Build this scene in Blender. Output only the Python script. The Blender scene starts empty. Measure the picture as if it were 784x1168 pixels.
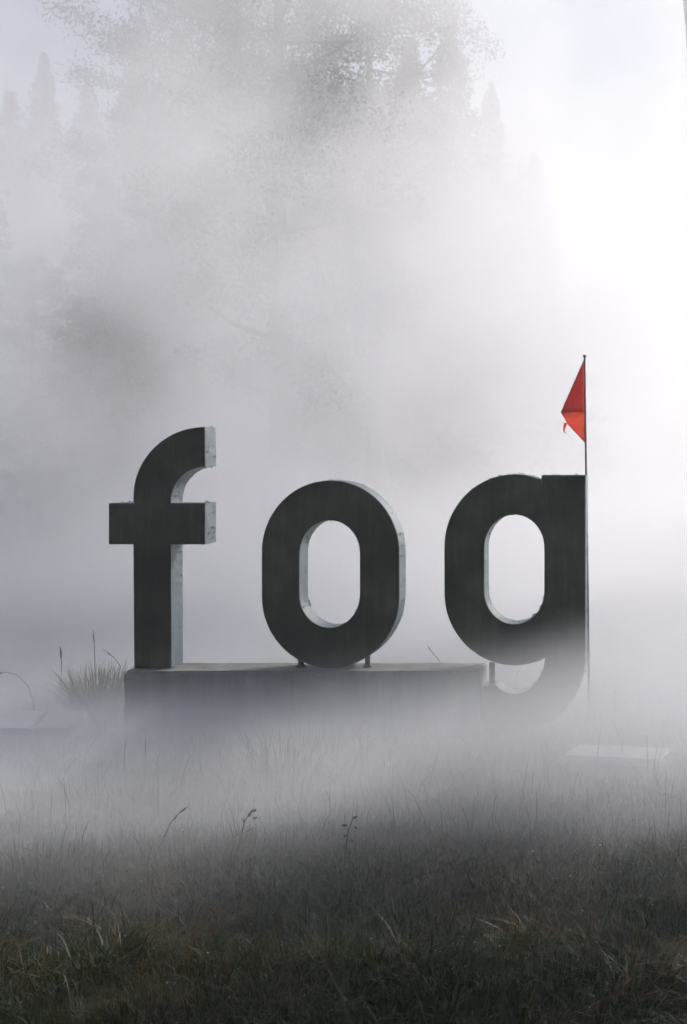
import bpy, bmesh, math, random
import numpy as np
from mathutils import Vector, noise, geometry

random.seed(7)
rng = np.random.default_rng(7)
sc = bpy.context.scene
COL = sc.collection
R = math.radians

# ------------------------------------------------------------------ camera
# photograph coordinates (784 x 1168): depth lines run to (780, 520), focal 1622 px
F, PX, PY, H, D0 = 1622.0, 780.0, 520.0, 1.80, 9.17
cam = bpy.data.cameras.new('camera')
co = bpy.data.objects.new('camera', cam)
COL.objects.link(co)
sc.camera = co
co.location = (0, 0, H)
co.rotation_euler = (R(90), 0, 0)
cam.sensor_fit = 'VERTICAL'
cam.sensor_height = 36.0
cam.sensor_width = 36.0
cam.lens = F / 1168 * 36.0
cam.shift_x = (392 - PX) / 1168
cam.shift_y = (PY - 584) / 1168
cam.clip_end = 3000
cam.clip_start = 0.05


def wx(x, d=D0): return (x - PX) * d / F
def wz(y, d=D0): return H - (y - PY) * d / F


# ------------------------------------------------------------------ helpers
def link(o, parent=None):
    COL.objects.link(o)
    if parent: o.parent = parent
    return o

def tag(o, label=None, cat=None, group=None, kind=None):
    if label: o['label'] = label
    if cat: o['category'] = cat
    if group: o['group'] = group
    if kind: o['kind'] = kind
    return o

def empty(name, loc=(0, 0, 0)):
    o = bpy.data.objects.new(name, None)
    o.empty_display_size = 0.1
    o.location = loc
    return link(o)

def mesh_obj(name, verts, faces, mat, parent=None, smooth=False):
    me = bpy.data.meshes.new(name)
    me.from_pydata([tuple(v) for v in verts], [], faces)
    me.update()
    if smooth:
        for p in me.polygons: p.use_smooth = True
    if mat: me.materials.append(mat)
    return link(bpy.data.objects.new(name, me), parent)

def bm_obj(name, bm, mat, parent=None, smooth=False):
    me = bpy.data.meshes.new(name)
    bmesh.ops.recalc_face_normals(bm, faces=bm.faces[:])
    bm.to_mesh(me); bm.free()
    if smooth:
        for p in me.polygons: p.use_smooth = True
    me.materials.append(mat)
    return link(bpy.data.objects.new(name, me), parent)

def tube(bm, pts, radii, seg=8, cap=True):
    rings = []
    for i, p in enumerate(pts):
        p = Vector(p)
        a = Vector(pts[max(i - 1, 0)]); b = Vector(pts[min(i + 1, len(pts) - 1)])
        t = (b - a).normalized()
        u = t.orthogonal().normalized() if abs(t.z) < 0.9 else Vector((1, 0, 0)).cross(t).normalized()
        v = t.cross(u)
        rings.append([bm.verts.new(p + (u * math.cos(2 * math.pi * k / seg) + v * math.sin(2 * math.pi * k / seg)) * radii[i]) for k in range(seg)])
    for r0, r1 in zip(rings, rings[1:]):
        for k in range(seg):
            bm.faces.new((r0[k], r0[(k + 1) % seg], r1[(k + 1) % seg], r1[k]))
    if cap:
        bm.faces.new(rings[0][::-1]); bm.faces.new(rings[-1])

# ------------------------------------------------------------------ materials
def mat(name):
    m = bpy.data.materials.new(name)
    m.use_nodes = True
    nt = m.node_tree
    return m, nt, nt.nodes['Principled BSDF']

def N(nt, t, **kw):
    n = nt.nodes.new(t)
    for k, v in kw.items():
        if k in n.inputs.keys(): n.inputs[k].default_value = v
        else: setattr(n, k, v)
    return n

def ramp(nt, src, stops):
    r = nt.nodes.new('ShaderNodeValToRGB')
    el = r.color_ramp.elements
    while len(el) < len(stops): el.new(0.5)
    for e, (p, c) in zip(el, stops):
        e.position = p; e.color = (*c, 1)
    nt.links.new(src, r.inputs[0])
    return r

def noisy(nt, scale, detail=4, rough=0.6, vec=None, coord='Object'):
    n = N(nt, 'ShaderNodeTexNoise', Scale=scale, Detail=detail, Roughness=rough)
    if vec is None:
        vec = nt.nodes.new('ShaderNodeTexCoord').outputs[coord]
    nt.links.new(vec, n.inputs['Vector'])
    return n

def bump(nt, b, src, strength=0.3, dist=0.01):
    bp = N(nt, 'ShaderNodeBump', Strength=strength, Distance=dist)
    nt.links.new(src, bp.inputs['Height'])
    nt.links.new(bp.outputs[0], b.inputs['Normal'])

def mat_noise(name, c0, c1, scale, rough=0.8, bs=0.3, bd=0.01, spec=0.3, detail=6):
    m, nt, b = mat(name)
    n = noisy(nt, scale, detail)
    r = ramp(nt, n.outputs['Fac'], [(0.3, c0), (0.7, c1)])
    nt.links.new(r.outputs[0], b.inputs['Base Color'])
    b.inputs['Roughness'].default_value = rough
    b.inputs['Specular IOR Level'].default_value = spec
    n2 = noisy(nt, scale * 4, 5)
    bump(nt, b, n2.outputs['Fac'], bs, bd)
    return m

m, nt, b = mat('hazy_face_paint'); M_face = m
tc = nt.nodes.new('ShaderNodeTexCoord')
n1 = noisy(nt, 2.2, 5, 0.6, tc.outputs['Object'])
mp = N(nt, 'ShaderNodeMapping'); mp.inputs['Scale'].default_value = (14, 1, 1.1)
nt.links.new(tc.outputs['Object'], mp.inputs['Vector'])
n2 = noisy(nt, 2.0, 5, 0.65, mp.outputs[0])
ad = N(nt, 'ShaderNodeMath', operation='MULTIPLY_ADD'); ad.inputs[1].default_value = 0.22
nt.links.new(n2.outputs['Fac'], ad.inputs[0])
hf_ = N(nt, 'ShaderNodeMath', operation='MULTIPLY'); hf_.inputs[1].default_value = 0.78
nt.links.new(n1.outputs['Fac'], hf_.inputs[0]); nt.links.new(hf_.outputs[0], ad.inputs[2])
r = ramp(nt, ad.outputs[0], [(0.40, (0.008, 0.011, 0.005)), (0.5, (0.025, 0.028, 0.014)), (0.61, (0.058, 0.060, 0.036))])  # front tone: blotchy haze put into the colour as lighter and darker patches
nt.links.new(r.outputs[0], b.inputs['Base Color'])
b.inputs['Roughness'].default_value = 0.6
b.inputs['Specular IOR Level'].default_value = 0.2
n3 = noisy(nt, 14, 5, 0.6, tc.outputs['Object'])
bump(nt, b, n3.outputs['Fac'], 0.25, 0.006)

M_post = mat_noise('post_steel', (0.03, 0.032, 0.03), (0.07, 0.07, 0.065), 9.0, 0.55, 0.2, 0.003)
m, nt, b = mat('concrete'); M_conc = m
tc = nt.nodes.new('ShaderNodeTexCoord')
n1 = noisy(nt, 1.6, 7, 0.65, tc.outputs['Object'])
mp = N(nt, 'ShaderNodeMapping'); mp.inputs['Scale'].default_value = (8, 8, 0.7)
nt.links.new(tc.outputs['Object'], mp.inputs['Vector'])
n2 = noisy(nt, 1.5, 5, 0.65, mp.outputs[0])
r1 = ramp(nt, n1.outputs['Fac'], [(0.3, (0.15, 0.145, 0.125)), (0.55, (0.27, 0.265, 0.24)), (0.75, (0.36, 0.355, 0.33))])
r2 = ramp(nt, n2.outputs['Fac'], [(0.36, (0.68, 0.68, 0.66)), (0.6, (1, 1, 1))])
mu = N(nt, 'ShaderNodeMix', data_type='RGBA', blend_type='MULTIPLY'); mu.inputs['Factor'].default_value = 1.0
nt.links.new(r1.outputs[0], mu.inputs[6]); nt.links.new(r2.outputs[0], mu.inputs[7])
nt.links.new(mu.outputs[2], b.inputs['Base Color'])
b.inputs['Roughness'].default_value = 0.75
n3 = noisy(nt, 20, 6, 0.7, tc.outputs['Object'])
bump(nt, b, n3.outputs['Fac'], 0.6, 0.012)

M_slab = mat_noise('slab_stone', (0.14, 0.14, 0.15), (0.26, 0.26, 0.275), 2.5, 0.5, 0.3, 0.006, 0.5)
M_soil = mat_noise('soil', (0.012, 0.011, 0.008), (0.035, 0.032, 0.018), 3.0, 0.95, 0.6, 0.03)
M_bark = mat_noise('bark', (0.03, 0.024, 0.018), (0.09, 0.075, 0.06), 4.0, 0.9, 0.6, 0.03)
M_pole = mat_noise('pole_metal', (0.12, 0.12, 0.12), (0.25, 0.25, 0.25), 12.0, 0.7, 0.1, 0.002, 0.2)
M_utility = mat_noise('utility_grey', (0.42, 0.42, 0.42), (0.58, 0.58, 0.57), 2.0, 0.7)

# weathered pale side of the letters: grey-blue paint flaking off in patches
m, nt, b = mat('flaking_paint'); M_band = m
tc = nt.nodes.new('ShaderNodeTexCoord')
n1 = noisy(nt, 6, 5, 0.6, tc.outputs['Object'])
base = ramp(nt, n1.outputs['Fac'], [(0.3, (0.05, 0.085, 0.095)), (0.7, (0.105, 0.15, 0.165))])
mp = N(nt, 'ShaderNodeMapping'); mp.inputs['Scale'].default_value = (1, 0.55, 1)
nt.links.new(tc.outputs['Object'], mp.inputs['Vector'])
n2 = noisy(nt, 16, 6, 0.7, mp.outputs[0])
fl = ramp(nt, n2.outputs['Fac'], [(0.36, (1, 1, 1)), (0.41, (0, 0, 0))])
mx = N(nt, 'ShaderNodeMix', data_type='RGBA')
nt.links.new(fl.outputs[0], mx.inputs['Factor'])
nt.links.new(base.outputs[0], mx.inputs[6])
mx.inputs[7].default_value = (0.06, 0.065, 0.06, 1)
nt.links.new(mx.outputs[2], b.inputs['Base Color'])
b.inputs['Roughness'].default_value = 0.38
b.inputs['Specular IOR Level'].default_value = 0.6
bump(nt, b, n2.outputs['Fac'], 0.6, 0.02)

# red cloth that lets light through
m, nt, b = mat('red_cloth'); M_red = m
n1 = noisy(nt, 60, 3)
r = ramp(nt, n1.outputs['Fac'], [(0.3, (0.78, 0.23, 0.16)), (0.7, (0.86, 0.29, 0.21))])
nt.links.new(r.outputs[0], b.inputs['Base Color'])
b.inputs['Roughness'].default_value = 0.85
tl = N(nt, 'ShaderNodeBsdfTranslucent')
nt.links.new(r.outputs[0], tl.inputs['Color'])
ms = N(nt, 'ShaderNodeMixShader'); ms.inputs[0].default_value = 0.72
out = nt.nodes['Material Output']
nt.links.new(b.outputs[0], ms.inputs[1]); nt.links.new(tl.outputs[0], ms.inputs[2])
nt.links.new(ms.outputs[0], out.inputs['Surface'])

def leaf_mat(name, stops, trans=0.35, rough=0.5, spec=0.35):
    m, nt, b = mat(name)
    at = N(nt, 'ShaderNodeAttribute', attribute_name='tint')
    r = ramp(nt, at.outputs['Fac'], stops)
    nt.links.new(r.outputs[0], b.inputs['Base Color'])
    b.inputs['Roughness'].default_value = rough
    b.inputs['Specular IOR Level'].default_value = spec
    tl = N(nt, 'ShaderNodeBsdfTranslucent')
    nt.links.new(r.outputs[0], tl.inputs['Color'])
    ms = N(nt, 'ShaderNodeMixShader'); ms.inputs[0].default_value = trans
    nt.links.new(b.outputs[0], ms.inputs[1]); nt.links.new(tl.outputs[0], ms.inputs[2])
    nt.links.new(ms.outputs[0], nt.nodes['Material Output'].inputs['Surface'])
    return m

M_grass = leaf_mat('grass_blade', [(0.0, (0.008, 0.018, 0.002)), (0.5, (0.023, 0.034, 0.005)), (0.8, (0.072, 0.054, 0.012)), (1.0, (0.14, 0.062, 0.014))], 0.25, 0.5, 0.2)
M_dry = leaf_mat('dry_stalk', [(0.0, (0.014, 0.012, 0.008)), (1.0, (0.04, 0.03, 0.02))], 0.05)
M_tuft = leaf_mat('tuft_blade', [(0.0, (0.04, 0.042, 0.018)), (1.0, (0.11, 0.095, 0.045))])
M_needle = leaf_mat('needles', [(0.0, (0.014, 0.024, 0.013)), (1.0, (0.035, 0.048, 0.024))], 0.15)
M_leaf = leaf_mat('leaves', [(0.0, (0.02, 0.028, 0.012)), (1.0, (0.05, 0.058, 0.025))], 0.25)

m, nt, b = mat('dew_drop'); M_dew = m
b.inputs['Base Color'].default_value = (0.9, 0.93, 0.95, 1)
b.inputs['Roughness'].default_value = 0.03
b.inputs['Transmission Weight'].default_value = 1.0
b.inputs['IOR'].default_value = 1.33

# ------------------------------------------------------------------ ground
def hgt(x, y):
    h = 0.06 * noise.noise((x * 0.45, y * 0.45, 3.1)) + 0.035 * noise.noise((x * 1.6, y * 1.6, 8.3))
    h *= 1 - 0.8 * max(0.0, min(1.0, (y - 9.5) / 2.0))
    near = max(0.0, min(1.0, (8.4 - y) / 1.0))
    # a shallow hollow runs across in front of the camera, a bank before and behind it
    wob = 0.25 * noise.noise((x * 0.9, 1.0, 5.0))
    h += near * (-0.10 * math.exp(-((y - 5.35 - wob) / 0.35) ** 2) + 0.03 * math.exp(-((y - 6.25 - wob) / 0.5) ** 2) + 0.06 * math.exp(-((y - 4.7) / 0.3) ** 2))
    flat = max(0.0, 1 - abs(y - 9.0) / 1.4)
    flat = min(1, flat * 2)
    return h * (1 - flat) + 0.0 * flat

xs = np.unique(np.concatenate([np.linspace(-32, -9, 20), np.linspace(-9, 4, 131), np.linspace(4, 20, 16)]))
ys = np.unique(np.concatenate([np.linspace(-5.5, 3, 10), np.linspace(3, 14, 111), np.linspace(14, 51, 22)]))
gv = [(x, y, hgt(x, y)) for y in ys for x in xs]
nx = len(xs)
gf = [(j * nx + i, j * nx + i + 1, (j + 1) * nx + i + 1, (j + 1) * nx + i) for j in range(len(ys) - 1) for i in range(nx - 1)]
g = mesh_obj('ground', gv, gf, M_soil, smooth=True)
g['kind'] = 'structure'

# ------------------------------------------------------------------ blades
def blades_mesh(name, base, height, width, lean, az, tint, material, segs=3):
    """many curved grass blades in one mesh: base (n,3), height, width, lean (horizontal reach / height), azimuth"""
    n = len(base)
    base = np.asarray(base, float)
    k = segs
    side = az + rng.uniform(-0.9, 0.9, n) + math.pi / 2
    vs = []
    for s in range(k):
        t = s / k
        w = width * (1 - 0.55 * t) * 0.5
        cx = base[:, 0] + np.cos(az) * lean * height * t ** 2
        cy = base[:, 1] + np.sin(az) * lean * height * t ** 2
        cz = base[:, 2] + height * (t - 0.28 * lean * t ** 2.5)
        vs.append(np.stack([cx - np.cos(side) * w, cy - np.sin(side) * w, cz], 1))
        vs.append(np.stack([cx + np.cos(side) * w, cy + np.sin(side) * w, cz], 1))
    tip = np.stack([base[:, 0] + np.cos(az) * lean * height, base[:, 1] + np.sin(az) * lean * height, base[:, 2] + height * (1 - 0.28 * lean)], 1)
    vs.append(tip)
    nv = 2 * k + 1
    V = np.stack(vs, 1).reshape(-1, 3)
    off = (np.arange(n) * nv)[:, None]
    quads = np.concatenate([off + np.array([[2 * s, 2 * s + 1, 2 * s + 3, 2 * s + 2]]) for s in range(k - 1)], 1).reshape(-1, 4)
    tris = (off + np.array([[2 * k - 2, 2 * k - 1, 2 * k]])).reshape(-1, 3)
    me = bpy.data.meshes.new(name)
    me.vertices.add(len(V)); me.vertices.foreach_set('co', V.astype(np.float32).ravel())
    loops = np.concatenate([quads.ravel(), tris.ravel()])
    me.loops.add(len(loops)); me.loops.foreach_set('vertex_index', loops.astype(np.int32))
    starts = np.concatenate([np.arange(len(quads)) * 4, len(quads) * 4 + np.arange(len(tris)) * 3])
    me.polygons.add(len(starts)); me.polygons.foreach_set('loop_start', starts.astype(np.int32))
    me.update(calc_edges=True); me.validate()
    a = me.attributes.new('tint', 'FLOAT', 'POINT')
    a.data.foreach_set('value', np.repeat(np.clip(tint, 0, 1), nv).astype(np.float32))
    me.materials.append(material)
    return me, tip

SLABS = []   # keep grass from growing through (x0, x1, y0, y1)
def blocked(x, y):
    return any(a <= x <= b and c <= y <= d for a, b, c, d in SLABS)

SLABS += [(wx(138, 9.05), wx(557, 9.42), 9.03, 9.44), (-6.5, wx(102, 9.5), 8.85, 9.52), (wx(640, 8.0), wx(768, 8.0), 7.95, 8.4), (wx(545), wx(672), 9.15, 9.42)]

# grass field
pts, hh, ww, ll, tt = [], [], [], [], []
def scatter(n, x0, x1, y0, y1, hmul=1.0, wmul=1.0, only=None):
    for _ in range(n):
        y = random.uniform(y0, y1); x = random.uniform(x0(y), x1(y))
        if blocked(x, y): continue
        c = noise.noise((x * 1.3, y * 1.3, 20.0)) * 0.5 + 0.5
        c2 = noise.noise((x * 4.0, y * 4.0, 40.0)) * 0.5 + 0.5
        if random.random() > 0.25 + 1.1 * c2: continue
        if 10 < y < 14 and random.random() < (y - 10) / 4 * 0.9: continue
        h = (0.055 + 0.13 * c * c + 0.09 * c2 * c2) * random.uniform(0.5, 1.35) * hmul
        if random.random() < 0.04: h *= 1.7
        pts.append((x, y, hgt(x, y) - 0.01)); hh.append(h)
        ww.append(random.uniform(0.003, 0.0065) * wmul * (0.7 + h * 2))
        ll.append(abs(random.gauss(0.75, 0.45)))
        o = noise.noise((x * 0.9, y * 0.9, 60.0))
        tt.append(0.34 + 0.55 * o + random.gauss(0, 0.16) + (0.35 if random.random() < 0.06 else 0))
scatter(38000, lambda y: wx(-60, y), lambda y: wx(840, y), 4.0, 5.5, 0.9, 1.15)
scatter(26000, lambda y: wx(-60, y), lambda y: wx(840, y), 5.5, 6.35, 0.48, 1.0)
scatter(70000, lambda y: wx(-60, y), lambda y: wx(840, y), 6.35, 9.0, 0.5)
scatter(26000, lambda y: -7.0, lambda y: 1.6, 9.0, 14.0, 0.85, 1.3)
scatter(18000, lambda y: -7.5, lambda y: 2.2, 2.2, 9.0, 1.0)
scatter(14000, lambda y: -16.0, lambda y: 6, 14.0, 26.0, 1.0, 2.2)
# bent clumps and dead stems in the near meadow
cl_az = {}
for _ in range(150):
    y = random.uniform(4.15, 6.6); x = random.uniform(wx(-40, y), wx(820, y))
    a0 = random.uniform(0, 6.283); n_ = random.randint(14, 60); hc = random.uniform(0.10, 0.24) * (1.0 if y < 5.5 else 0.5); tb = random.choice([0.2, 0.3, 0.4, 0.5, 0.8])
    for _ in range(n_):
        px_, py_ = x + random.gauss(0, 0.045), y + random.gauss(0, 0.045)
        cl_az[len(pts)] = a0 + random.gauss(0, 0.9)
        pts.append((px_, py_, hgt(px_, py_) - 0.01)); hh.append(hc * random.uniform(0.6, 1.3)); ww.append(random.uniform(0.004, 0.0085))
        ll.append(abs(random.gauss(1.0, 0.35))); tt.append(tb + random.gauss(0, 0.15))
for _ in range(500):
    y = random.uniform(4.3, 8.0); x = random.uniform(wx(-40, y), wx(820, y))
    if blocked(x, y): continue
    pts.append((x, y, hgt(x, y) - 0.01)); hh.append(random.uniform(0.14, 0.36) * (1.0 if y > 6.4 else 0.75)); ww.append(0.0035); ll.append(abs(random.gauss(0.35, 0.3))); tt.append(random.uniform(0.55, 1.0))
az = rng.uniform(0, 2 * math.pi, len(pts))
for i_, a_ in cl_az.items(): az[i_] = a_
me, tips = blades_mesh('grass', np.array(pts), np.array(hh), np.array(ww), np.array(ll), az, np.array(tt), M_grass)
g = link(bpy.data.objects.new('grass', me))
tag(g, 'dark wet meadow grass covering the ground around the letters', 'grass', kind='stuff')

# dew on the blade tips (one mesh of tiny drops)
near = [i for i in range(len(pts)) if 4.0 < pts[i][1] < 7.6]
pick = random.sample(near, 1800)
dv, df = [], []
octa = [(1, 0, 0), (-1, 0, 0), (0, 1, 0), (0, -1, 0), (0, 0, 1), (0, 0, -1)]
bmx = bmesh.new(); bmesh.ops.create_icosphere(bmx, subdivisions=2, radius=1.0)
sv = [tuple(v.co) for v in bmx.verts]; sf = [tuple(v.index for v in f.verts) for f in bmx.faces]; bmx.free()
for i in pick:
    r_ = random.choice([0.0014, 0.0018, 0.0023, 0.0036]) * pts[i][1] / 5
    o = len(dv); t = tips[i]
    dv += [(t[0] + v[0] * r_, t[1] + v[1] * r_, t[2] + v[2] * r_) for v in sv]
    df += [tuple(o + k for k in f) for f in sf]
d = mesh_obj('dew', dv, df, M_dew, smooth=True)
tag(d, 'tiny bright dew drops caught on the tips of the grass', 'dew', kind='stuff')

# ------------------------------------------------------------------ tufts
def tuft(name, x, y, n, h, spread, label, group=None, m=M_tuft, tb=0.5, w=0.004, leanm=0.35):
    root = np.zeros((n, 3))
    a = rng.uniform(0, 2 * math.pi, n); rr = spread * np.sqrt(rng.uniform(0, 1, n))
    root[:, 0] = np.cos(a) * rr; root[:, 1] = np.sin(a) * rr; root[:, 2] = -0.02
    hs = h * rng.uniform(0.45, 1.0, n)
    ln = np.abs(rng.normal(leanm, 0.25, n))
    me, _ = blades_mesh(name, root, hs, np.full(n, w) * rng.uniform(0.6, 1.4, n), ln, a + rng.normal(0, 0.5, n), np.clip(rng.normal(tb, 0.2, n), 0, 1), m, 4)
    o = link(bpy.data.objects.new(name, me))
    o.location = (x, y, hgt(x, y))
    return tag(o, label, 'grass tuft', group)

tuft('grass_tuft', wx(112, 9.75), 9.75, 900, 0.46, 0.17, 'bushy tuft of dry grass standing beside the left end of the concrete plinth', None, w=0.005)
tuft('grass_tuft', wx(322, 7.7), 7.7, 260, 0.36, 0.20, 'loose tall tuft of grass in the mist in front of the letter o', None, leanm=0.3)
tuft('grass_tuft', wx(262, 6.2), 6.2, 420, 0.13, 0.26, 'dense dark tuft of grass at the foot of the seed stalk between f and o', None, M_grass, 0.25)
tuft('grass_tuft', wx(425, 6.1), 6.1, 300, 0.11, 0.22, 'low dark tuft of grass at the foot of the leafy stalk under the letter o', None, M_grass, 0.35)
tuft('grass_tuft', wx(45, 6.1), 6.1, 240, 0.14, 0.22, 'spreading grass tuft at the left edge of the dark meadow', None, M_grass, 0.4)
tuft('grass_tuft', wx(640, 5.6), 5.6, 260, 0.13, 0.2, 'brownish grass tuft in the meadow below the letter g', None, M_grass, 0.75)

# ------------------------------------------------------------------ stalks
def stalk(name, pix, d, r0, label, cat, heads):
    """a single bent stalk through photograph points at distance d, with small seed heads / leaves"""
    pts3 = [Vector((wx(x, d), d + 0.02 * math.sin(i * 1.7), wz(y, d))) for i, (x, y) in enumerate(pix)]
    base = Vector((pts3[0].x, pts3[0].y, hgt(pts3[0].x, pts3[0].y) - 0.02))
    if base.z > pts3[0].z: base.z = pts3[0].z - 0.05
    allp = [base] + pts3
    org = allp[0].copy()
    t = empty(name, org); tag(t, label, cat)
    bm = bmesh.new()
    n = len(allp)
    tube(bm, [p - org for p in allp], [1.7 * r0 * (1 - 0.6 * i / (n - 1)) for i in range(n)], 6)
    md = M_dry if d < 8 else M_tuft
    s = bm_obj('stem', bm, md, t, True)
    for (hx, hy, ln, an, wd) in heads:
        bm = bmesh.new()
        c = Vector((wx(hx, d), d + random.uniform(-0.01, 0.01), wz(hy, d))) - org
        dv_ = Vector((math.cos(an), random.uniform(-0.4, 0.4), math.sin(an))) * ln
        wd *= 0.8
        u = dv_.cross(Vector((0, 1, 0))).normalized() * wd
        w_ = Vector((0, 1, 0)) * wd
        ring = []
        for tt_, k in ((0.0, 0.25), (0.35, 1.0), (0.75, 0.7), (1.0, 0.08)):
            ring.append([bm.verts.new(c + dv_ * tt_ + (u * math.cos(q * math.pi / 3) + w_ * math.sin(q * math.pi / 3)) * k) for q in range(6)])
        for a_, b_ in zip(ring, ring[1:]):
            for q in range(6):
                bm.faces.new((a_[q], a_[(q + 1) % 6], b_[(q + 1) % 6], b_[q]))
        bm.faces.new(ring[0][::-1]); bm.faces.new(ring[-1])
        bm_obj('seed_head', bm, md, t, True)
    return t

stalk('grass_stalk', [(168, 1000), (180, 970), (194, 940), (205, 927), (213, 921)], 6.2, 0.0022,
      'thin bent grass stalk with a nodding seed head, below the letter f', 'stalk',
      [(206, 927, 0.035, 0.75, 0.006), (198, 936, 0.025, 0.9, 0.004)])
stalk('weed_stalk', [(268, 1000), (270, 980), (275, 955), (281, 935), (287, 924)], 6.2, 0.003,
      'dark weed stalk with a branching top of seed heads, below between f and o', 'stalk',
      [(283, 932, 0.035, 1.0, 0.009), (287, 926, 0.03, 0.5, 0.009), (279, 941, 0.03, 1.9, 0.006), (276, 952, 0.06, 0.55, 0.003), (272, 965, 0.045, 2.4, 0.003), (289, 933, 0.02, 0.2, 0.006)])
stalk('weed_stalk', [(391, 1010), (392, 990), (395, 965), (399, 945), (403, 932)], 6.1, 0.003,
      'dark weed stalk with small curled leaves hanging along it, below the letter o', 'stalk',
      [(402, 934, 0.025, 0.4, 0.007), (397, 941, 0.025, 3.0, 0.008), (404, 943, 0.02, -0.5, 0.007), (396, 952, 0.02, -2.5, 0.007), (400, 957, 0.022, -0.4, 0.006), (394, 968, 0.02, 2.8, 0.006), (398, 970, 0.02, -0.9, 0.007)])
stalk('grass_stalk', [(548, 1160), (546, 1130), (541, 1105), (534, 1085)], 4.75, 0.0035,
      'broken dark stem leaning in the bottom grass below the letter g', 'stalk', [(536, 1091, 0.03, 1.9, 0.003)])
stalk('grass_stalk', [(110, 790), (107, 760), (108, 735), (108, 719)], 9.8, 0.002,
      'upright thin stem above the bushy tuft beside the plinth', 'stalk', [(108, 734, 0.07, 1.57, 0.005)])
stalk('grass_stalk', [(133, 790), (136, 760), (131, 750), (120, 741)], 9.7, 0.002,
      'stem with a broken drooping tip at the right side of the bushy tuft', 'stalk', [(128, 748, 0.05, 2.6, 0.005)])
stalk('grass_stalk', [(69, 790), (69, 760), (70, 745), (70, 738)], 10.0, 0.002,
      'short stem with an upright brown seed spike, left of the bushy tuft', 'stalk', [(70, 752, 0.09, 1.57, 0.008)])
stalk('grass_stalk', [(38, 800), (31, 783), (20, 770), (8, 766), (-4, 770)], 9.7, 0.0022,
      'arched pale grass stem bending over the left stone slab', 'stalk', [(4, 767, 0.05, 3.3, 0.004)])
stalk('grass_stalk', [(700, 835), (701, 815), (700, 800), (703, 786)], 9.4, 0.002,
      'pale upright grass stem in the mist to the right of the letter g', 'stalk', [(702, 793, 0.05, 1.5, 0.003)])
stalk('grass_stalk', [(739, 866), (739, 855), (738, 845), (738, 838)], 8.2, 0.0025,
      'short straight stem standing at the right stone slab', 'stalk', [(738, 845, 0.04, 1.6, 0.003)])
stalk('grass_stalk', [(509, 765), (503, 757), (496, 747), (489, 738)], 9.75, 0.002,
      'thin leaning twig showing above the plinth between o and g', 'stalk', [(491, 741, 0.03, 2.3, 0.003)])

# ------------------------------------------------------------------ letters
DEP = 0.22

def arc(cx, cy, rx, ry, a0, a1, n):
    return [(cx + rx * math.cos(R(a0 + (a1 - a0) * i / n)), cy - ry * math.sin(R(a0 + (a1 - a0) * i / n))) for i in range(n + 1)]

def offset(loop, d):
    """move each point of a closed loop by d along its left normal"""
    n = len(loop); out = []
    for i in range(n):
        p0, p1, p2 = Vector(loop[i - 1]), Vector(loop[i]), Vector(loop[(i + 1) % n])
        e0 = (p1 - p0).normalized(); e1 = (p2 - p1).normalized()
        n0 = Vector((-e0.y, e0.x)); n1 = Vector((-e1.y, e1.x))
        b_ = (n0 + n1)
        b_ = b_ / max(b_.length_squared, 0.4) * 2
        out.append(p1 + b_ * d)
    return out

def area(l):
    return sum(l[i - 1][0] * l[i][1] - l[i][0] * l[i - 1][1] for i in range(len(l))) / 2

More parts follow.
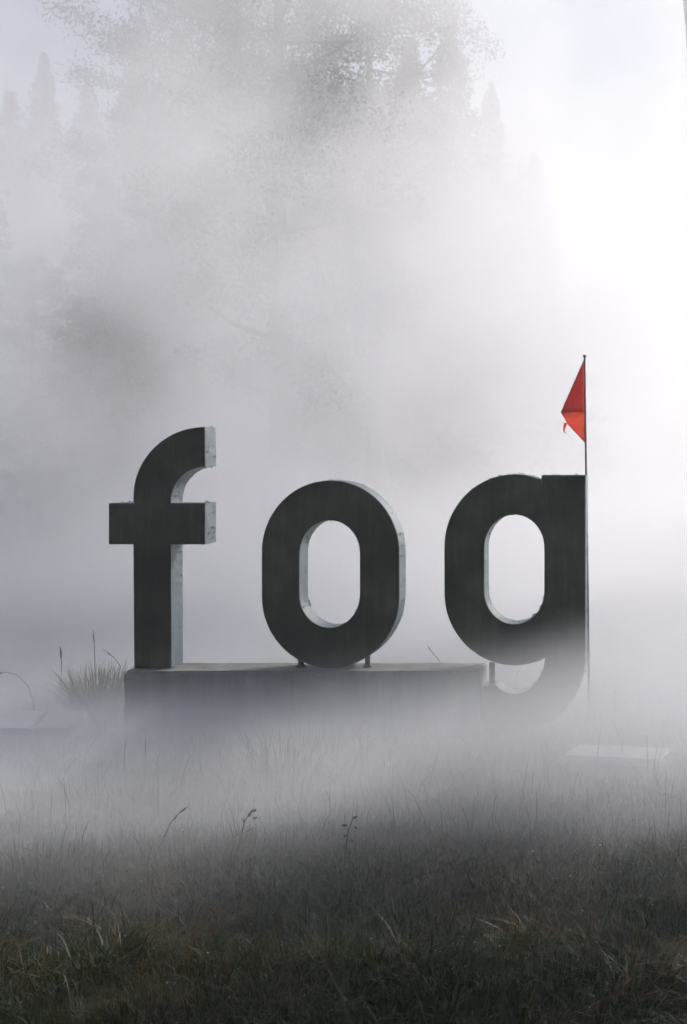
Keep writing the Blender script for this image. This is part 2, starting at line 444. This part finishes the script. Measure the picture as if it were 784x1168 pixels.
def letter(loops_px, label, base_px, posts=()):
    loops = [[(wx(x), wz(y)) for x, y in l] for l in loops_px]
    if area(loops[0]) < 0: loops[0].reverse()
    for i in range(1, len(loops)):
        if area(loops[i]) > 0: loops[i].reverse()
    org = Vector((wx(base_px[0]), D0 + DEP / 2, wz(base_px[1])))
    t = empty('metal_letter', org)
    tag(t, label, 'letter', 'letters spelling the word fog')
    bev = 0.005
    for nm, y0, sgn in (('face', D0, 1), ('back_face', D0 + DEP, -1)):
        verts, faces = [], []
        ins = [offset(l, bev) for l in loops]
        polys = [[Vector((p[0], p[1], 0)) for p in l] for l in ins]
        flat = [p for l in polys for p in l]
        tri = geometry.tessellate_polygon(polys)
        verts = [(p.x - org.x, y0 - org.y, p.y - org.z) for p in flat]
        faces = [tuple(f) if sgn > 0 else tuple(f[::-1]) for f in tri]
        k = 0
        for l, il in zip(loops, ins):
            n = len(l); o2 = len(verts)
            verts += [(p[0] - org.x, y0 + sgn * bev - org.y, p[1] - org.z) for p in l]
            for i in range(n):
                j = (i + 1) % n
                faces.append((k + i, k + j, o2 + j, o2 + i))
            k += n
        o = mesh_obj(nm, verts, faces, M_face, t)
        bm = bmesh.new(); bm.from_mesh(o.data); bmesh.ops.recalc_face_normals(bm, faces=bm.faces[:]); bm.to_mesh(o.data); bm.free()
    # side band with slightly uneven metal and lifted paint flakes
    verts, faces = [], []
    NS = 6
    for l in loops:
        # resample
        dense = []
        n = len(l)
        for i in range(n):
            a_, b_ = Vector(l[i]), Vector(l[(i + 1) % n])
            m_ = max(1, int((b_ - a_).length / 0.03))
            dense += [a_.lerp(b_, q / m_) for q in range(m_)]
        off0 = len(verts); n = len(dense)
        nn = offset([(p.x, p.y) for p in dense], 1.0)
        for i, p in enumerate(dense):
            nv_ = (Vector(nn[i]) - p).normalized()
            for s in range(NS + 1):
                y = D0 + bev + (DEP - 2 * bev) * s / NS
                e = 0 if s in (0, NS) else 0.0025 * noise.noise((p.x * 9, p.y * 9, y * 14))
                q = p + nv_ * e
                verts.append((q.x - org.x, y - org.y, q.y - org.z))
        for i in range(n):
            j = (i + 1) % n
            for s in range(NS):
                a_ = off0 + i * (NS + 1) + s; b_ = off0 + j * (NS + 1) + s
                faces.append((a_, a_ + 1, b_ + 1, b_))
        for _ in range(int(n * 0.55)):
            i = random.randrange(n); p = dense[i]; nv_ = -(Vector(nn[i]) - p).normalized(); tv = (dense[(i + 1) % n] - p).normalized()
            y = D0 + random.uniform(0.02, DEP - 0.02)
            sz = random.uniform(0.006, 0.022); lift = random.uniform(0.003, 0.013)
            o2 = len(verts)
            for (du, dy, dl) in ((-0.5, -0.4, 0.0), (0.4, -0.6, 0.1), (0.7, 0.3, 1.0), (0.0, 0.7, 0.7), (-0.6, 0.4, 0.2)):
                q = p + tv * du * sz + nv_ * (0.001 + lift * dl)
                verts.append((q.x - org.x, y + dy * sz - org.y, q.y - org.z))
            faces.append((o2, o2 + 1, o2 + 2, o2 + 3, o2 + 4))
    o = mesh_obj('side_band', verts, faces, M_band, t)
    bm = bmesh.new(); bm.from_mesh(o.data); bmesh.ops.recalc_face_normals(bm, faces=bm.faces[:]); bm.to_mesh(o.data); bm.free()
    for (x, yt, yb, w) in posts:
        bm = bmesh.new()
        hw = w * D0 / F / 2; zt, zb = wz(yt), wz(yb)
        yo = -0.06; xx = wx(x, org.y + yo) - org.x
        tube(bm, [(xx, yo, zb - org.z), (xx, yo, zt - org.z)], [hw, hw], 12)
        # a small welded foot plate
        bmesh.ops.create_cone(bm, cap_ends=True, segments=12, radius1=hw * 1.7, radius2=hw * 1.5, depth=0.012)
        for v in bm.verts[-24:]: v.co += Vector((xx, yo, zb - org.z + 0.006))
        bm_obj('support_post', bm, M_post, t, False)
    return t

f_loop = ([(153, 762), (152, 621), (124, 621), (124, 574), (152, 574)] + arc(233.5, 567, 81.5, 80, 180, 90, 22)
          + [(234, 532.5)] + arc(233, 572, 38, 39.5, 92, 178, 14) + [(195, 574), (234, 574), (234, 621), (195, 621), (195.5, 762)])
letter([f_loop], 'dark letter f with its crossbar, its stem standing flat on the concrete plinth', (174, 762))

def stadium(x0, x1, y0, y1, n=28, k=1.0):
    cx, rx = (x0 + x1) / 2, (x1 - x0) / 2
    ry = rx * k
    return arc(cx, y0 + ry, rx, ry, 0, 180, n) + arc(cx, y1 - ry, rx, ry, 180, 360, n)

o_out = stadium(298.5, 455.5, 548, 762, 40, 1.04)
o_in = stadium(341.5, 410.5, 593.5, 716, 30, 1.1)
letter([o_out, o_in], 'dark ring-shaped letter o raised on two short posts on the concrete plinth', (377, 762), [(343.5, 748, 762, 7), (419.5, 748, 762, 6)])

# g: bowl, straight stem and a tail that hooks round below
bowl_c = 587; bx0, bx1 = 507, 667
brx = (bx1 - bx0) / 2; bry = brx * 1.03
bowl = arc(bowl_c, 541 + bry, brx, bry, 68, 180, 34) + arc(bowl_c, 759 - bry, brx, bry, 180, 296, 34)
g_out = ([(618, 542), (618, 553)] + [p for p in bowl if p[0] < 617.2 or p[1] > 700] )
g_out = [p for p in g_out if not (p[0] > 621.5 and p[1] > 700)]
g_out += [(622, 750)] + arc(587, 746, 35, 45.5, 0, -128, 22)[1:]
g_out += [(551, 783)] + [(549, 812), (551, 822)] + arc(587, 746, 81, 90.5, -116, 0, 34) + [(668, 542)]
g_in = stadium(552.5, 621, 587, 712, 30, 1.12)
letter([g_out, g_in], 'dark letter g whose tail hooks down into the mist past the end of the plinth', (600, 836), [(561.5, 757, 787, 6.5)])

# ------------------------------------------------------------------ plinth and slabs
def block(name, corners, z0, z1, m, bev=0.012, rough=0.006, cuts=14):
    """a block over four ground corners with worn edges"""
    bm = bmesh.new()
    cx = sum(c[0] for c in corners) / 4; cy = sum(c[1] for c in corners) / 4
    lo = [bm.verts.new((c[0] - cx, c[1] - cy, z0 - z0)) for c in corners]
    hi = [bm.verts.new((c[0] - cx, c[1] - cy, z1 - z0)) for c in corners]
    bm.faces.new(lo[::-1]); bm.faces.new(hi)
    for i in range(4):
        bm.faces.new((lo[i], lo[(i + 1) % 4], hi[(i + 1) % 4], hi[i]))
    bmesh.ops.recalc_face_normals(bm, faces=bm.faces[:])
    bmesh.ops.subdivide_edges(bm, edges=[e for e in bm.edges if e.calc_length() > 0.3], cuts=cuts, use_grid_fill=True)
    bmesh.ops.bevel(bm, geom=[e for e in bm.edges if len(e.link_faces) == 2 and e.calc_face_angle(0) > 0.8], offset=bev, segments=2, affect='EDGES')
    for v in bm.verts:
        w = Vector((v.co.x + cx, v.co.y + cy, v.co.z))
        v.co += Vector((noise.noise(w * 7), noise.noise(w * 7 + Vector((9, 0, 0))), noise.noise(w * 7 + Vector((0, 9, 0))))) * rough
    o = bm_obj(name, bm, m)
    o.location = (cx, cy, z0)
    return o

ZT = wz(762) - 0.003
pf, pb = 9.06, 9.425
pl = block('concrete_plinth', [(wx(141, pf), pf), (wx(547, pf), pf), (wx(547, pf), pb), (wx(141, pf), pb)], -0.05, ZT, M_conc, 0.014, 0.005, 30)
tag(pl, 'long low grey concrete plinth carrying the letters f and o', 'plinth')

M_sheen = mat_noise('sky_sheen_stone', (0.26, 0.26, 0.26), (0.38, 0.38, 0.38), 2.5, 0.35, 0.3, 0.006, 0.5)  # slab stone lightened to stand in for sky reflecting off its top
def slab(pix, z, label, m=M_slab):
    c = []
    for (x, y) in pix:
        d = (H - z) * F / (y - PY)
        c.append((wx(x, d), d))
    o = block('stone_slab', c, -0.06, z, m, 0.01, 0.004, 8)
    return tag(o, label, 'slab', 'low stone slabs around the plinth')

slab([(-70, 831), (36, 831), (54, 811), (-45, 811)], 0.10, 'low grey stone slab at the left edge under the arched stem')
slab([(38, 831), (78, 831), (102, 811), (56, 811)], 0.10, 'narrow grey stone slab between the left edge slab and the plinth')
slab([(640, 861.5), (752, 866.5), (767, 853), (660, 849)], 0.045, 'shiny stone slab lightened for sky reflection, in the mist right of the letter g', M_sheen)

# ------------------------------------------------------------------ flag
dp = D0 + 0.19
base = Vector((wx(672.5, dp), dp, 0.0)); top = Vector((wx(667, dp), dp, wz(407, dp)))
fl = empty('flag', base)
tag(fl, 'small red pennant on a thin grey pole behind the right edge of the letter g', 'flag')
bm = bmesh.new()
tube(bm, [Vector((0, 0, -0.05)), (top - base) * 0.5, top - base], [0.0085, 0.0078, 0.006], 10)
bm_obj('pole', bm, M_pole, fl, True)
bm = bmesh.new()
bmesh.ops.create_uvsphere(bm, u_segments=12, v_segments=8, radius=0.011)
for v in bm.verts: v.co += top - base + Vector((0, 0, 0.004))
bm_obj('finial', bm, M_pole, fl, True)

def P(x, y, dy=0.0):
    return Vector((wx(x, dp + dy), dp + dy, wz(y, dp + dy))) - base

def cloth(tri_list, n=10, wav=0.01):
    """fill triangles a,b,c (a,b on the hoist side) with a softly waving sheet"""
    verts, faces = [], []
    for (a, b_, c) in tri_list:
        idx = {}
        for i in range(n + 1):
            for j in range(n + 1 - i):
                u, v = i / n, j / n
                p = a * (1 - u - v) + b_ * u + c * v
                e = v * (1 - v) * 4 * wav * math.sin(u * 7 + v * 4)
                idx[(i, j)] = len(verts); verts.append(p + Vector((0, e, 0)))
        for i in range(n):
            for j in range(n - i):
                faces.append((idx[(i, j)], idx[(i + 1, j)], idx[(i, j + 1)]))
                if i + j < n - 1:
                    faces.append((idx[(i + 1, j)], idx[(i + 1, j + 1)], idx[(i, j + 1)]))
    return verts, faces

A, B, C = P(666.6, 410), P(667.6, 470), P(640, 470.5, -0.02)
Dm, E = P(667.9, 505), P(649, 485, -0.015)
v, f = cloth([(A, B, C), (B, Dm, E), (B, E, C)], 10, 0.01)
# fold: the corner of the sheet is turned back over the upper half, so that half is two layers thick
A2, B2, C2 = P(666.6, 412, 0.012), P(667.6, 470, 0.014), P(640.6, 470, -0.004)
v2, f2 = cloth([(A2, B2, C2)], 10, 0.006)
A3, B3, C3 = P(666.6, 414, 0.022), P(667.6, 469.5, 0.024), P(642, 469.5, 0.006)
v3, f3 = cloth([(A3, B3, C3)], 10, 0.006)
o1, o2_ = len(v), len(v) + len(v2)
v = v + v2; f = f + [tuple(i + o1 for i in q) for q in f2]
# loose strip hanging from the corner
s0 = len(v)
for (x, y, w) in ((646, 482, 2.4), (644.5, 486, 1.6), (643, 490, 1.0), (644.5, 493, 0.7), (646, 494.5, 0.3)):
    v += [P(x - w, y, -0.016), P(x + w, y, -0.012)]
for q in range(4):
    f.append((s0 + 2 * q, s0 + 2 * q + 1, s0 + 2 * q + 3, s0 + 2 * q + 2))
pn = mesh_obj('pennant', v, f, M_red, fl, True)
sd = pn.modifiers.new('thick', 'SOLIDIFY'); sd.thickness = 0.0012
# seam hems
hm = bmesh.new()
tube(hm, [P(653, 470, -0.024), P(648.5, 485, -0.022)], [0.0016, 0.0016], 6)
tube(hm, [A + Vector((0, -0.004, 0)), C + Vector((0, -0.004, 0)), E + Vector((0, -0.004, 0)), Dm + Vector((0, -0.004, 0))], [0.002, 0.0022, 0.002, 0.002], 6)
bm_obj('hem', hm, M_red, pn, True)

# ------------------------------------------------------------------ grey pole at the right edge
dq = 19.0
pa = Vector((wx(801, dq), dq, -0.1)); pbv = Vector((wx(779 + 3.5 - 16, dq), dq, wz(-200, dq)))
u0 = empty('utility_pole', (pa.x, pa.y, 0)); 
tag(u0, 'grey leaning pole just showing in the top right corner', 'pole')
bm = bmesh.new()
# outline's left side passes the photograph points (784,65) and (779,0)
pb2 = Vector((wx(782.5 - 15.4, dq), dq, wz(-200, dq))); pm = Vector((wx(787.5, dq), dq, wz(65, dq)))
dirv = (pb2 - pm)
pbase = pm - dirv * ((pm.z + 0.1) / dirv.z)
tube(bm, [pbase - Vector((pa.x, pa.y, 0)), pb2 - Vector((pa.x, pa.y, 0))], [0.055, 0.03], 14)
bm_obj('pole', bm, M_utility, u0, True)
bm = bmesh.new()
tube(bm, [pb2 - Vector((pa.x, pa.y, 0)), pb2 - Vector((pa.x, pa.y, -0.06))], [0.036, 0.02], 14)
bm_obj('cap', bm, M_utility, u0, True)

# ------------------------------------------------------------------ trees
def leaf_mesh(name, C_, S_, T_, material, flat=False):
    """C_ leaf centres, S_ sizes: pointed quads turned at random"""
    n = len(C_)
    a = rng.normal(0, 1, (n, 3)); a /= np.linalg.norm(a, axis=1)[:, None]
    b_ = rng.normal(0, 1, (n, 3)); b_ -= a * np.sum(a * b_, 1)[:, None]; b_ /= np.linalg.norm(b_, axis=1)[:, None]
    s = np.asarray(S_)[:, None]
    V = np.stack([C_ - a * s, C_ + b_ * s * 0.45, C_ + a * s, C_ - b_ * s * 0.45], 1).reshape(-1, 3)
    me = bpy.data.meshes.new(name)
    me.vertices.add(len(V)); me.vertices.foreach_set('co', V.astype(np.float32).ravel())
    me.loops.add(n * 4); me.loops.foreach_set('vertex_index', np.arange(n * 4, dtype=np.int32))
    me.polygons.add(n); me.polygons.foreach_set('loop_start', (np.arange(n) * 4).astype(np.int32))
    me.update(calc_edges=True)
    at = me.attributes.new('tint', 'FLOAT', 'POINT')
    at.data.foreach_set('value', np.repeat(np.clip(T_, 0, 1), 4).astype(np.float32))
    me.materials.append(material)
    return me

def make_conifer(h):
    bm = bmesh.new()
    tube(bm, [(0, 0, -0.2), (0.05, 0, h * 0.3), (-0.03, 0.04, h * 0.65), (0, 0, h)], [h * 0.014, h * 0.010, h * 0.005, 0.008], 8)
    C_, S_, T_ = [], [], []
    z = h * 0.10
    while z < h * 0.995:
        t = z / h
        rad = h * 0.21 * (1 - t) ** 0.85 * random.uniform(0.8, 1.15) + 0.06
        nb = max(4, int(9 * (1 - t) + 4))
        a0 = random.uniform(0, 6.28)
        for k in range(nb):
            a = a0 + k * 6.283 / nb + random.uniform(-0.3, 0.3)
            L = rad * random.uniform(0.65, 1.12)
            if random.random() < 0.08: continue
            end = Vector((math.cos(a) * L, math.sin(a) * L, z - L * 0.28 + 0.1 * L))
            st = Vector((0, 0, z))
            tube(bm, [st, st.lerp(end, 0.55) + Vector((0, 0, -0.02 * L)), end], [0.03 * (1 - t) + 0.008, 0.015 * (1 - t) + 0.005, 0.004], 4, False)
            tint = random.uniform(0.2, 0.8)
            for _ in range(int(16 + L * 34)):
                s = random.uniform(0.1, 1.02) ** 0.8
                p = st.lerp(end, s); sp = 0.36 * L * (1.1 - s) + 0.03
                C_.append((p.x + random.gauss(0, sp * 0.5), p.y + random.gauss(0, sp * 0.5), p.z - abs(random.gauss(0, 0.03 + 0.11 * L))))
                S_.append(random.uniform(0.07, 0.16) * (0.55 + 0.6 * (1 - t))); T_.append(tint + random.gauss(0, 0.15))
        z += h * 0.022 * (0.3 + 0.75 * (1 - t)) * random.uniform(0.8, 1.3)
    return bm, leaf_mesh('crown', np.array(C_), S_, np.array(T_), M_needle)

def make_broadleaf(h, spread, t0=0.2):
    bm = bmesh.new()
    C_, S_, T_ = [], [], []
    tube(bm, [(0, 0, -0.2), (0.1, 0, h * 0.25), (0.0, 0.12, h * 0.5), (-0.1, 0, h * 0.8), (0, 0, h * 0.95)], [h * 0.022, h * 0.018, h * 0.013, h * 0.006, 0.012], 9)
    for k in range(46):
        t = t0 + (0.96 - t0) * (k / 46)
        a = k * 2.4 + random.uniform(-0.4, 0.4)
        env = math.sin(math.pi * min(1, max(0.05, (t - t0 + 0.12) / (1.1 - t0 + 0.08)))) ** 0.6
        L = spread * env * random.uniform(0.55, 1.1)
        st = Vector((0, 0, h * t)); end = Vector((math.cos(a) * L, math.sin(a) * L, h * t + L * random.uniform(0.15, 0.6)))
        mid = st.lerp(end, 0.5) + Vector((0, 0, -0.08 * L))
        tube(bm, [st, mid, end], [h * 0.006 * (1.2 - t), h * 0.003 * (1.2 - t) + 0.006, 0.006], 5, False)
        for q in range(7):
            s = random.uniform(0.35, 1.05); c = st.lerp(end, s) + Vector((random.gauss(0, 0.3), random.gauss(0, 0.3), random.gauss(0, 0.25)))
            rr = random.uniform(0.22, 0.5); tint = random.uniform(0.15, 0.85)
            for _ in range(int(640 * rr)):
                dv_ = Vector((random.gauss(0, 1), random.gauss(0, 1), random.gauss(0, 0.7))) * rr * 0.62
                C_.append(tuple(c + dv_)); S_.append(random.uniform(0.028, 0.058)); T_.append(tint + random.gauss(0, 0.12))
    return bm, leaf_mesh('crown', np.array(C_), S_, np.array(T_), M_leaf)

protos = {}
def proto(kind):
    if kind not in protos:
        bm, cr = make_conifer(14.0) if kind == 'con' else make_conifer(13.0) if kind == 'con2' else make_broadleaf(14.0, 3.4) if kind == 'brd' else make_broadleaf(12.6, 3.0, 0.5) if kind == 'brd_shade' else make_broadleaf(13.0, 2.6)
        me = bpy.data.meshes.new('trunk')
        bm.to_mesh(me); bm.free(); me.materials.append(M_bark)
        protos[kind] = (me, cr, {'con': 14.0, 'con2': 13.0, 'brd': 14.0, 'brd2': 13.0, 'brd_shade': 12.6}[kind])
    return protos[kind]

def tree(kind, px, d, ytop, label, wide=1.0):
    tm, cm, hh_ = proto(kind)
    h = wz(ytop, d)
    t = empty('conifer_tree' if kind.startswith('con') else 'broadleaf_tree', (wx(px, d), d, 0))
    s = h / hh_
    t.scale = (s * wide, s * wide, s)
    t.rotation_euler = (0, 0, random.uniform(0, 6.28))
    link(bpy.data.objects.new('trunk', tm), t); link(bpy.data.objects.new('crown', cm), t)
    tag(t, label, 'tree', 'trees standing in the fog behind the letters')

TREES = [
    ('con', 50, 40, 58, 'pale pointed conifer, the spired one nearest the open sky at the upper left', 1.0),
    ('con2', 12, 42, 100, 'lower faint conifer at the left edge beneath the pale blue sky', 1.1),
    ('con2', 100, 44, 90, 'short faint conifer filling the gap right of the spired upper left conifer', 1.2),
    ('con', 160, 38, 14, 'tall slim faint conifer just left of the dark leafy tree at the top', 1.0),
    ('brd', 235, 28, -60, 'broad leafy tree half dissolved in fog above the letter f', 1.0),
    ('brd2', 322, 25, -190, 'dark leafy tree cut off by the top edge, the darkest crown in the fog', 1.0),
    ('brd', 425, 28, -90, 'leafy tree right of the small sky gap at the top', 0.8),
    ('con2', 512, 35, 2, 'slender pointed conifer whose tip ends just under the top edge, beside the white glare', 1.0),
    ('con', 560, 43, 92, 'pale conifer fading into the white glare above the letter g', 1.0),
    ('con2', 610, 44, 170, 'low conifer almost lost in the white glare above the flag', 1.1),
    ('brd2', 175, 26, 130, 'small dark leafy tree showing as a grey blot in the fog above the letter f', 0.9),
    ('brd2', 395, 31, 100, 'small leafy tree showing as a grey blot in the fog above the letter o', 0.9),
    ('brd', 568, 38, 190, 'small leafy tree showing as a faint smudge in the fog left of the flag', 0.7),
    ('brd', 40, 24, 290, 'bushy low tree forming the grey blot at the left edge beside the letter f', 0.9),
]
TREES += [
    ('con', 270, 33, 40, 'tall dark conifer behind the two leafy trees at the top', 1.1),
    ('con2', 120, 26, 190, 'bushy young conifer, a grey blot in the fog above the top of the letter f', 1.3),
    ('con', 340, 36, 70, 'pale conifer far back in the fog above the letter o', 1.2),
    ('con2', -30, 27, 130, 'dark conifer cut off by the left edge of the view', 1.2),
    ('con', 470, 32, 40, 'dark conifer in the fog above the gap between o and g', 1.1),
    ('con2', 205, 29, 30, 'mid grey conifer in the fog straight above the hook of the letter f', 1.2),
]
for a_ in TREES: tree(*a_)
# tree added out of view at right: its shade keeps the nearest meadow dark
tree('brd_shade', PX + 7.15 / 13.3 * F, 13.3, PY - (12.6 - H) / 13.3 * F, 'unseen high-crowned tree added right of the clearing to shade the near meadow', 1.0)


# ------------------------------------------------------------------ haze
NOFF = (-26.5, 50.0, 31.9)
X0, X1, Y0, Y1, Z0, Z1 = -33, 21, -6, 52, -1.3, 14.8
hv = [(x, y, z) for z in (Z0, Z1) for y in (Y0, Y1) for x in (X0, X1)]
hf = [(0, 2, 3, 1), (4, 5, 7, 6), (0, 1, 5, 4), (2, 6, 7, 3), (0, 4, 6, 2), (1, 3, 7, 5)]
m = bpy.data.materials.new('fog_air'); m.use_nodes = True
nt = m.node_tree
nt.nodes.remove(nt.nodes['Principled BSDF'])
pv = N(nt, 'ShaderNodeVolumePrincipled')
nt.links.new(pv.outputs[0], nt.nodes['Material Output'].inputs['Volume'])
pv.inputs['Color'].default_value = (0.978, 0.978, 0.996, 1)
pv.inputs['Anisotropy'].default_value = 0.14
geo = N(nt, 'ShaderNodeNewGeometry')
sep = N(nt, 'ShaderNodeSeparateXYZ'); nt.links.new(geo.outputs['Position'], sep.inputs[0])
X, Y, Z = sep.outputs

def val(v):
    n = N(nt, 'ShaderNodeValue'); n.outputs[0].default_value = v; return n.outputs[0]
def mth(op, a, b_=None, c=None):
    n = N(nt, 'ShaderNodeMath', operation=op)
    for i, q in enumerate((a, b_, c)):
        if q is None: continue
        if isinstance(q, (int, float)): n.inputs[i].default_value = q
        else: nt.links.new(q, n.inputs[i])
    return n.outputs[0]
def sstep(v, a, b_, o0=0.0, o1=1.0):
    n = N(nt, 'ShaderNodeMapRange', interpolation_type='SMOOTHSTEP')
    for nm, q in (('From Min', a), ('From Max', b_), ('To Min', o0), ('To Max', o1)):
        if isinstance(q, (int, float)): n.inputs[nm].default_value = q
        else: nt.links.new(q, n.inputs[nm])
    nt.links.new(v, n.inputs['Value'])
    return n.outputs[0]

tcn = geo.outputs['Position']
va = N(nt, 'ShaderNodeVectorMath', operation='ADD'); nt.links.new(geo.outputs['Position'], va.inputs[0])
va.inputs[1].default_value = NOFF
nz1 = noisy(nt, 0.29, 4.5, 0.62, va.outputs[0])
nf = nz1.outputs['Fac']
# the bank behind the letters, thinning upwards
bg = mth('ADD', sstep(Z, 0.3, 2.2, 0.07, 0.0), sstep(Z, 3.0, 11.5, 0.14, 0.035))
bg = mth('MULTIPLY', bg, mth('MULTIPLY', sstep(Y, 9.9, 12.5), sstep(nf, 0.42, 0.58, 0.10, 1.55)))
bg = mth('ADD', bg, mth('MULTIPLY', sstep(Z, 0.2, 1.8, 0.065, 0.0), sstep(Y, 9.6, 11.5)))
bg = mth('MULTIPLY', bg, mth('MULTIPLY', sstep(X, 5.0, 0.0, 0.08, 1.0), sstep(Y, 22.0, 30.0, 1.0, 0.4)))
# low mist lying in front of the plinth, higher towards the g
hz = mth('MAXIMUM', mth('MULTIPLY_ADD', X, 0.16, 1.02), 0.5)
fr = mth('MULTIPLY', sstep(Y, 4.8, 8.0), sstep(Z, 0.05, hz, 1.0, 0.0))
fr = mth('MULTIPLY', fr, sstep(nf, 0.40, 0.60, 0.55, 1.25))
fr = mth('MULTIPLY', fr, sstep(X, 4.0, 0.5, 0.06, 0.72))
fr = mth('MULTIPLY', fr, sstep(X, -1.8, -3.6, 1.0, 1.6))
den = mth('ADD', mth('ADD', bg, fr), 0.0042)
nt.links.new(den, pv.inputs['Density'])
m.cycles.volume_sampling = 'DISTANCE'
m.cycles.volume_step_rate = 0.14
hz_o = mesh_obj('haze', hv, hf, m)
tag(hz_o, 'drifting white morning fog filling the meadow between the letters and the trees', 'fog', kind='stuff')

# ------------------------------------------------------------------ light
EL, AZ = R(28), R(42)      # sun behind the letters, high to the right (azimuth from +Y towards +X)
sd_ = Vector((math.sin(AZ) * math.cos(EL), math.cos(AZ) * math.cos(EL), math.sin(EL)))
sl = bpy.data.lights.new('sun', 'SUN'); sl.energy = 5.0; sl.angle = R(0.6); sl.color = (1.0, 0.975, 0.975)
so = link(bpy.data.objects.new('sun', sl))
so.rotation_euler = sd_.to_track_quat('Z', 'Y').to_euler()
so.location = sd_ * 50
w = bpy.data.worlds.new('World'); sc.world = w; w.use_nodes = True
nt = w.node_tree
sky = N(nt, 'ShaderNodeTexSky', sky_type='NISHITA')
sky.sun_disc = False; sky.sun_elevation = EL; sky.sun_rotation = AZ
sky.air_density = 1.0; sky.dust_density = 3.0; sky.air_density = 0.9
bgn = nt.nodes['Background']; bgn.inputs['Strength'].default_value = 0.085
nt.links.new(sky.outputs[0], bgn.inputs['Color'])

# ------------------------------------------------------------------ render settings
sc.render.engine = 'CYCLES'
cy = sc.cycles
cy.max_bounces = 8; cy.diffuse_bounces = 2; cy.glossy_bounces = 2; cy.transmission_bounces = 4
cy.transparent_max_bounces = 6; cy.volume_bounces = 4
cy.volume_step_rate = 1.0; cy.volume_max_steps = 256
cy.use_adaptive_sampling = True; cy.adaptive_threshold = 0.08; cy.adaptive_min_samples = 12
cy.use_denoising = True
try: cy.denoiser = 'OPENIMAGEDENOISE'
except Exception: pass
cy.sample_clamp_indirect = 6.0
cy.caustics_reflective = False; cy.caustics_refractive = False
vs = sc.view_settings
sc.display_settings.display_device = 'sRGB'
vs.view_transform = 'Standard'; vs.look = 'None'; vs.exposure = 0.5; vs.gamma = 1.0
vs.use_curve_mapping = False
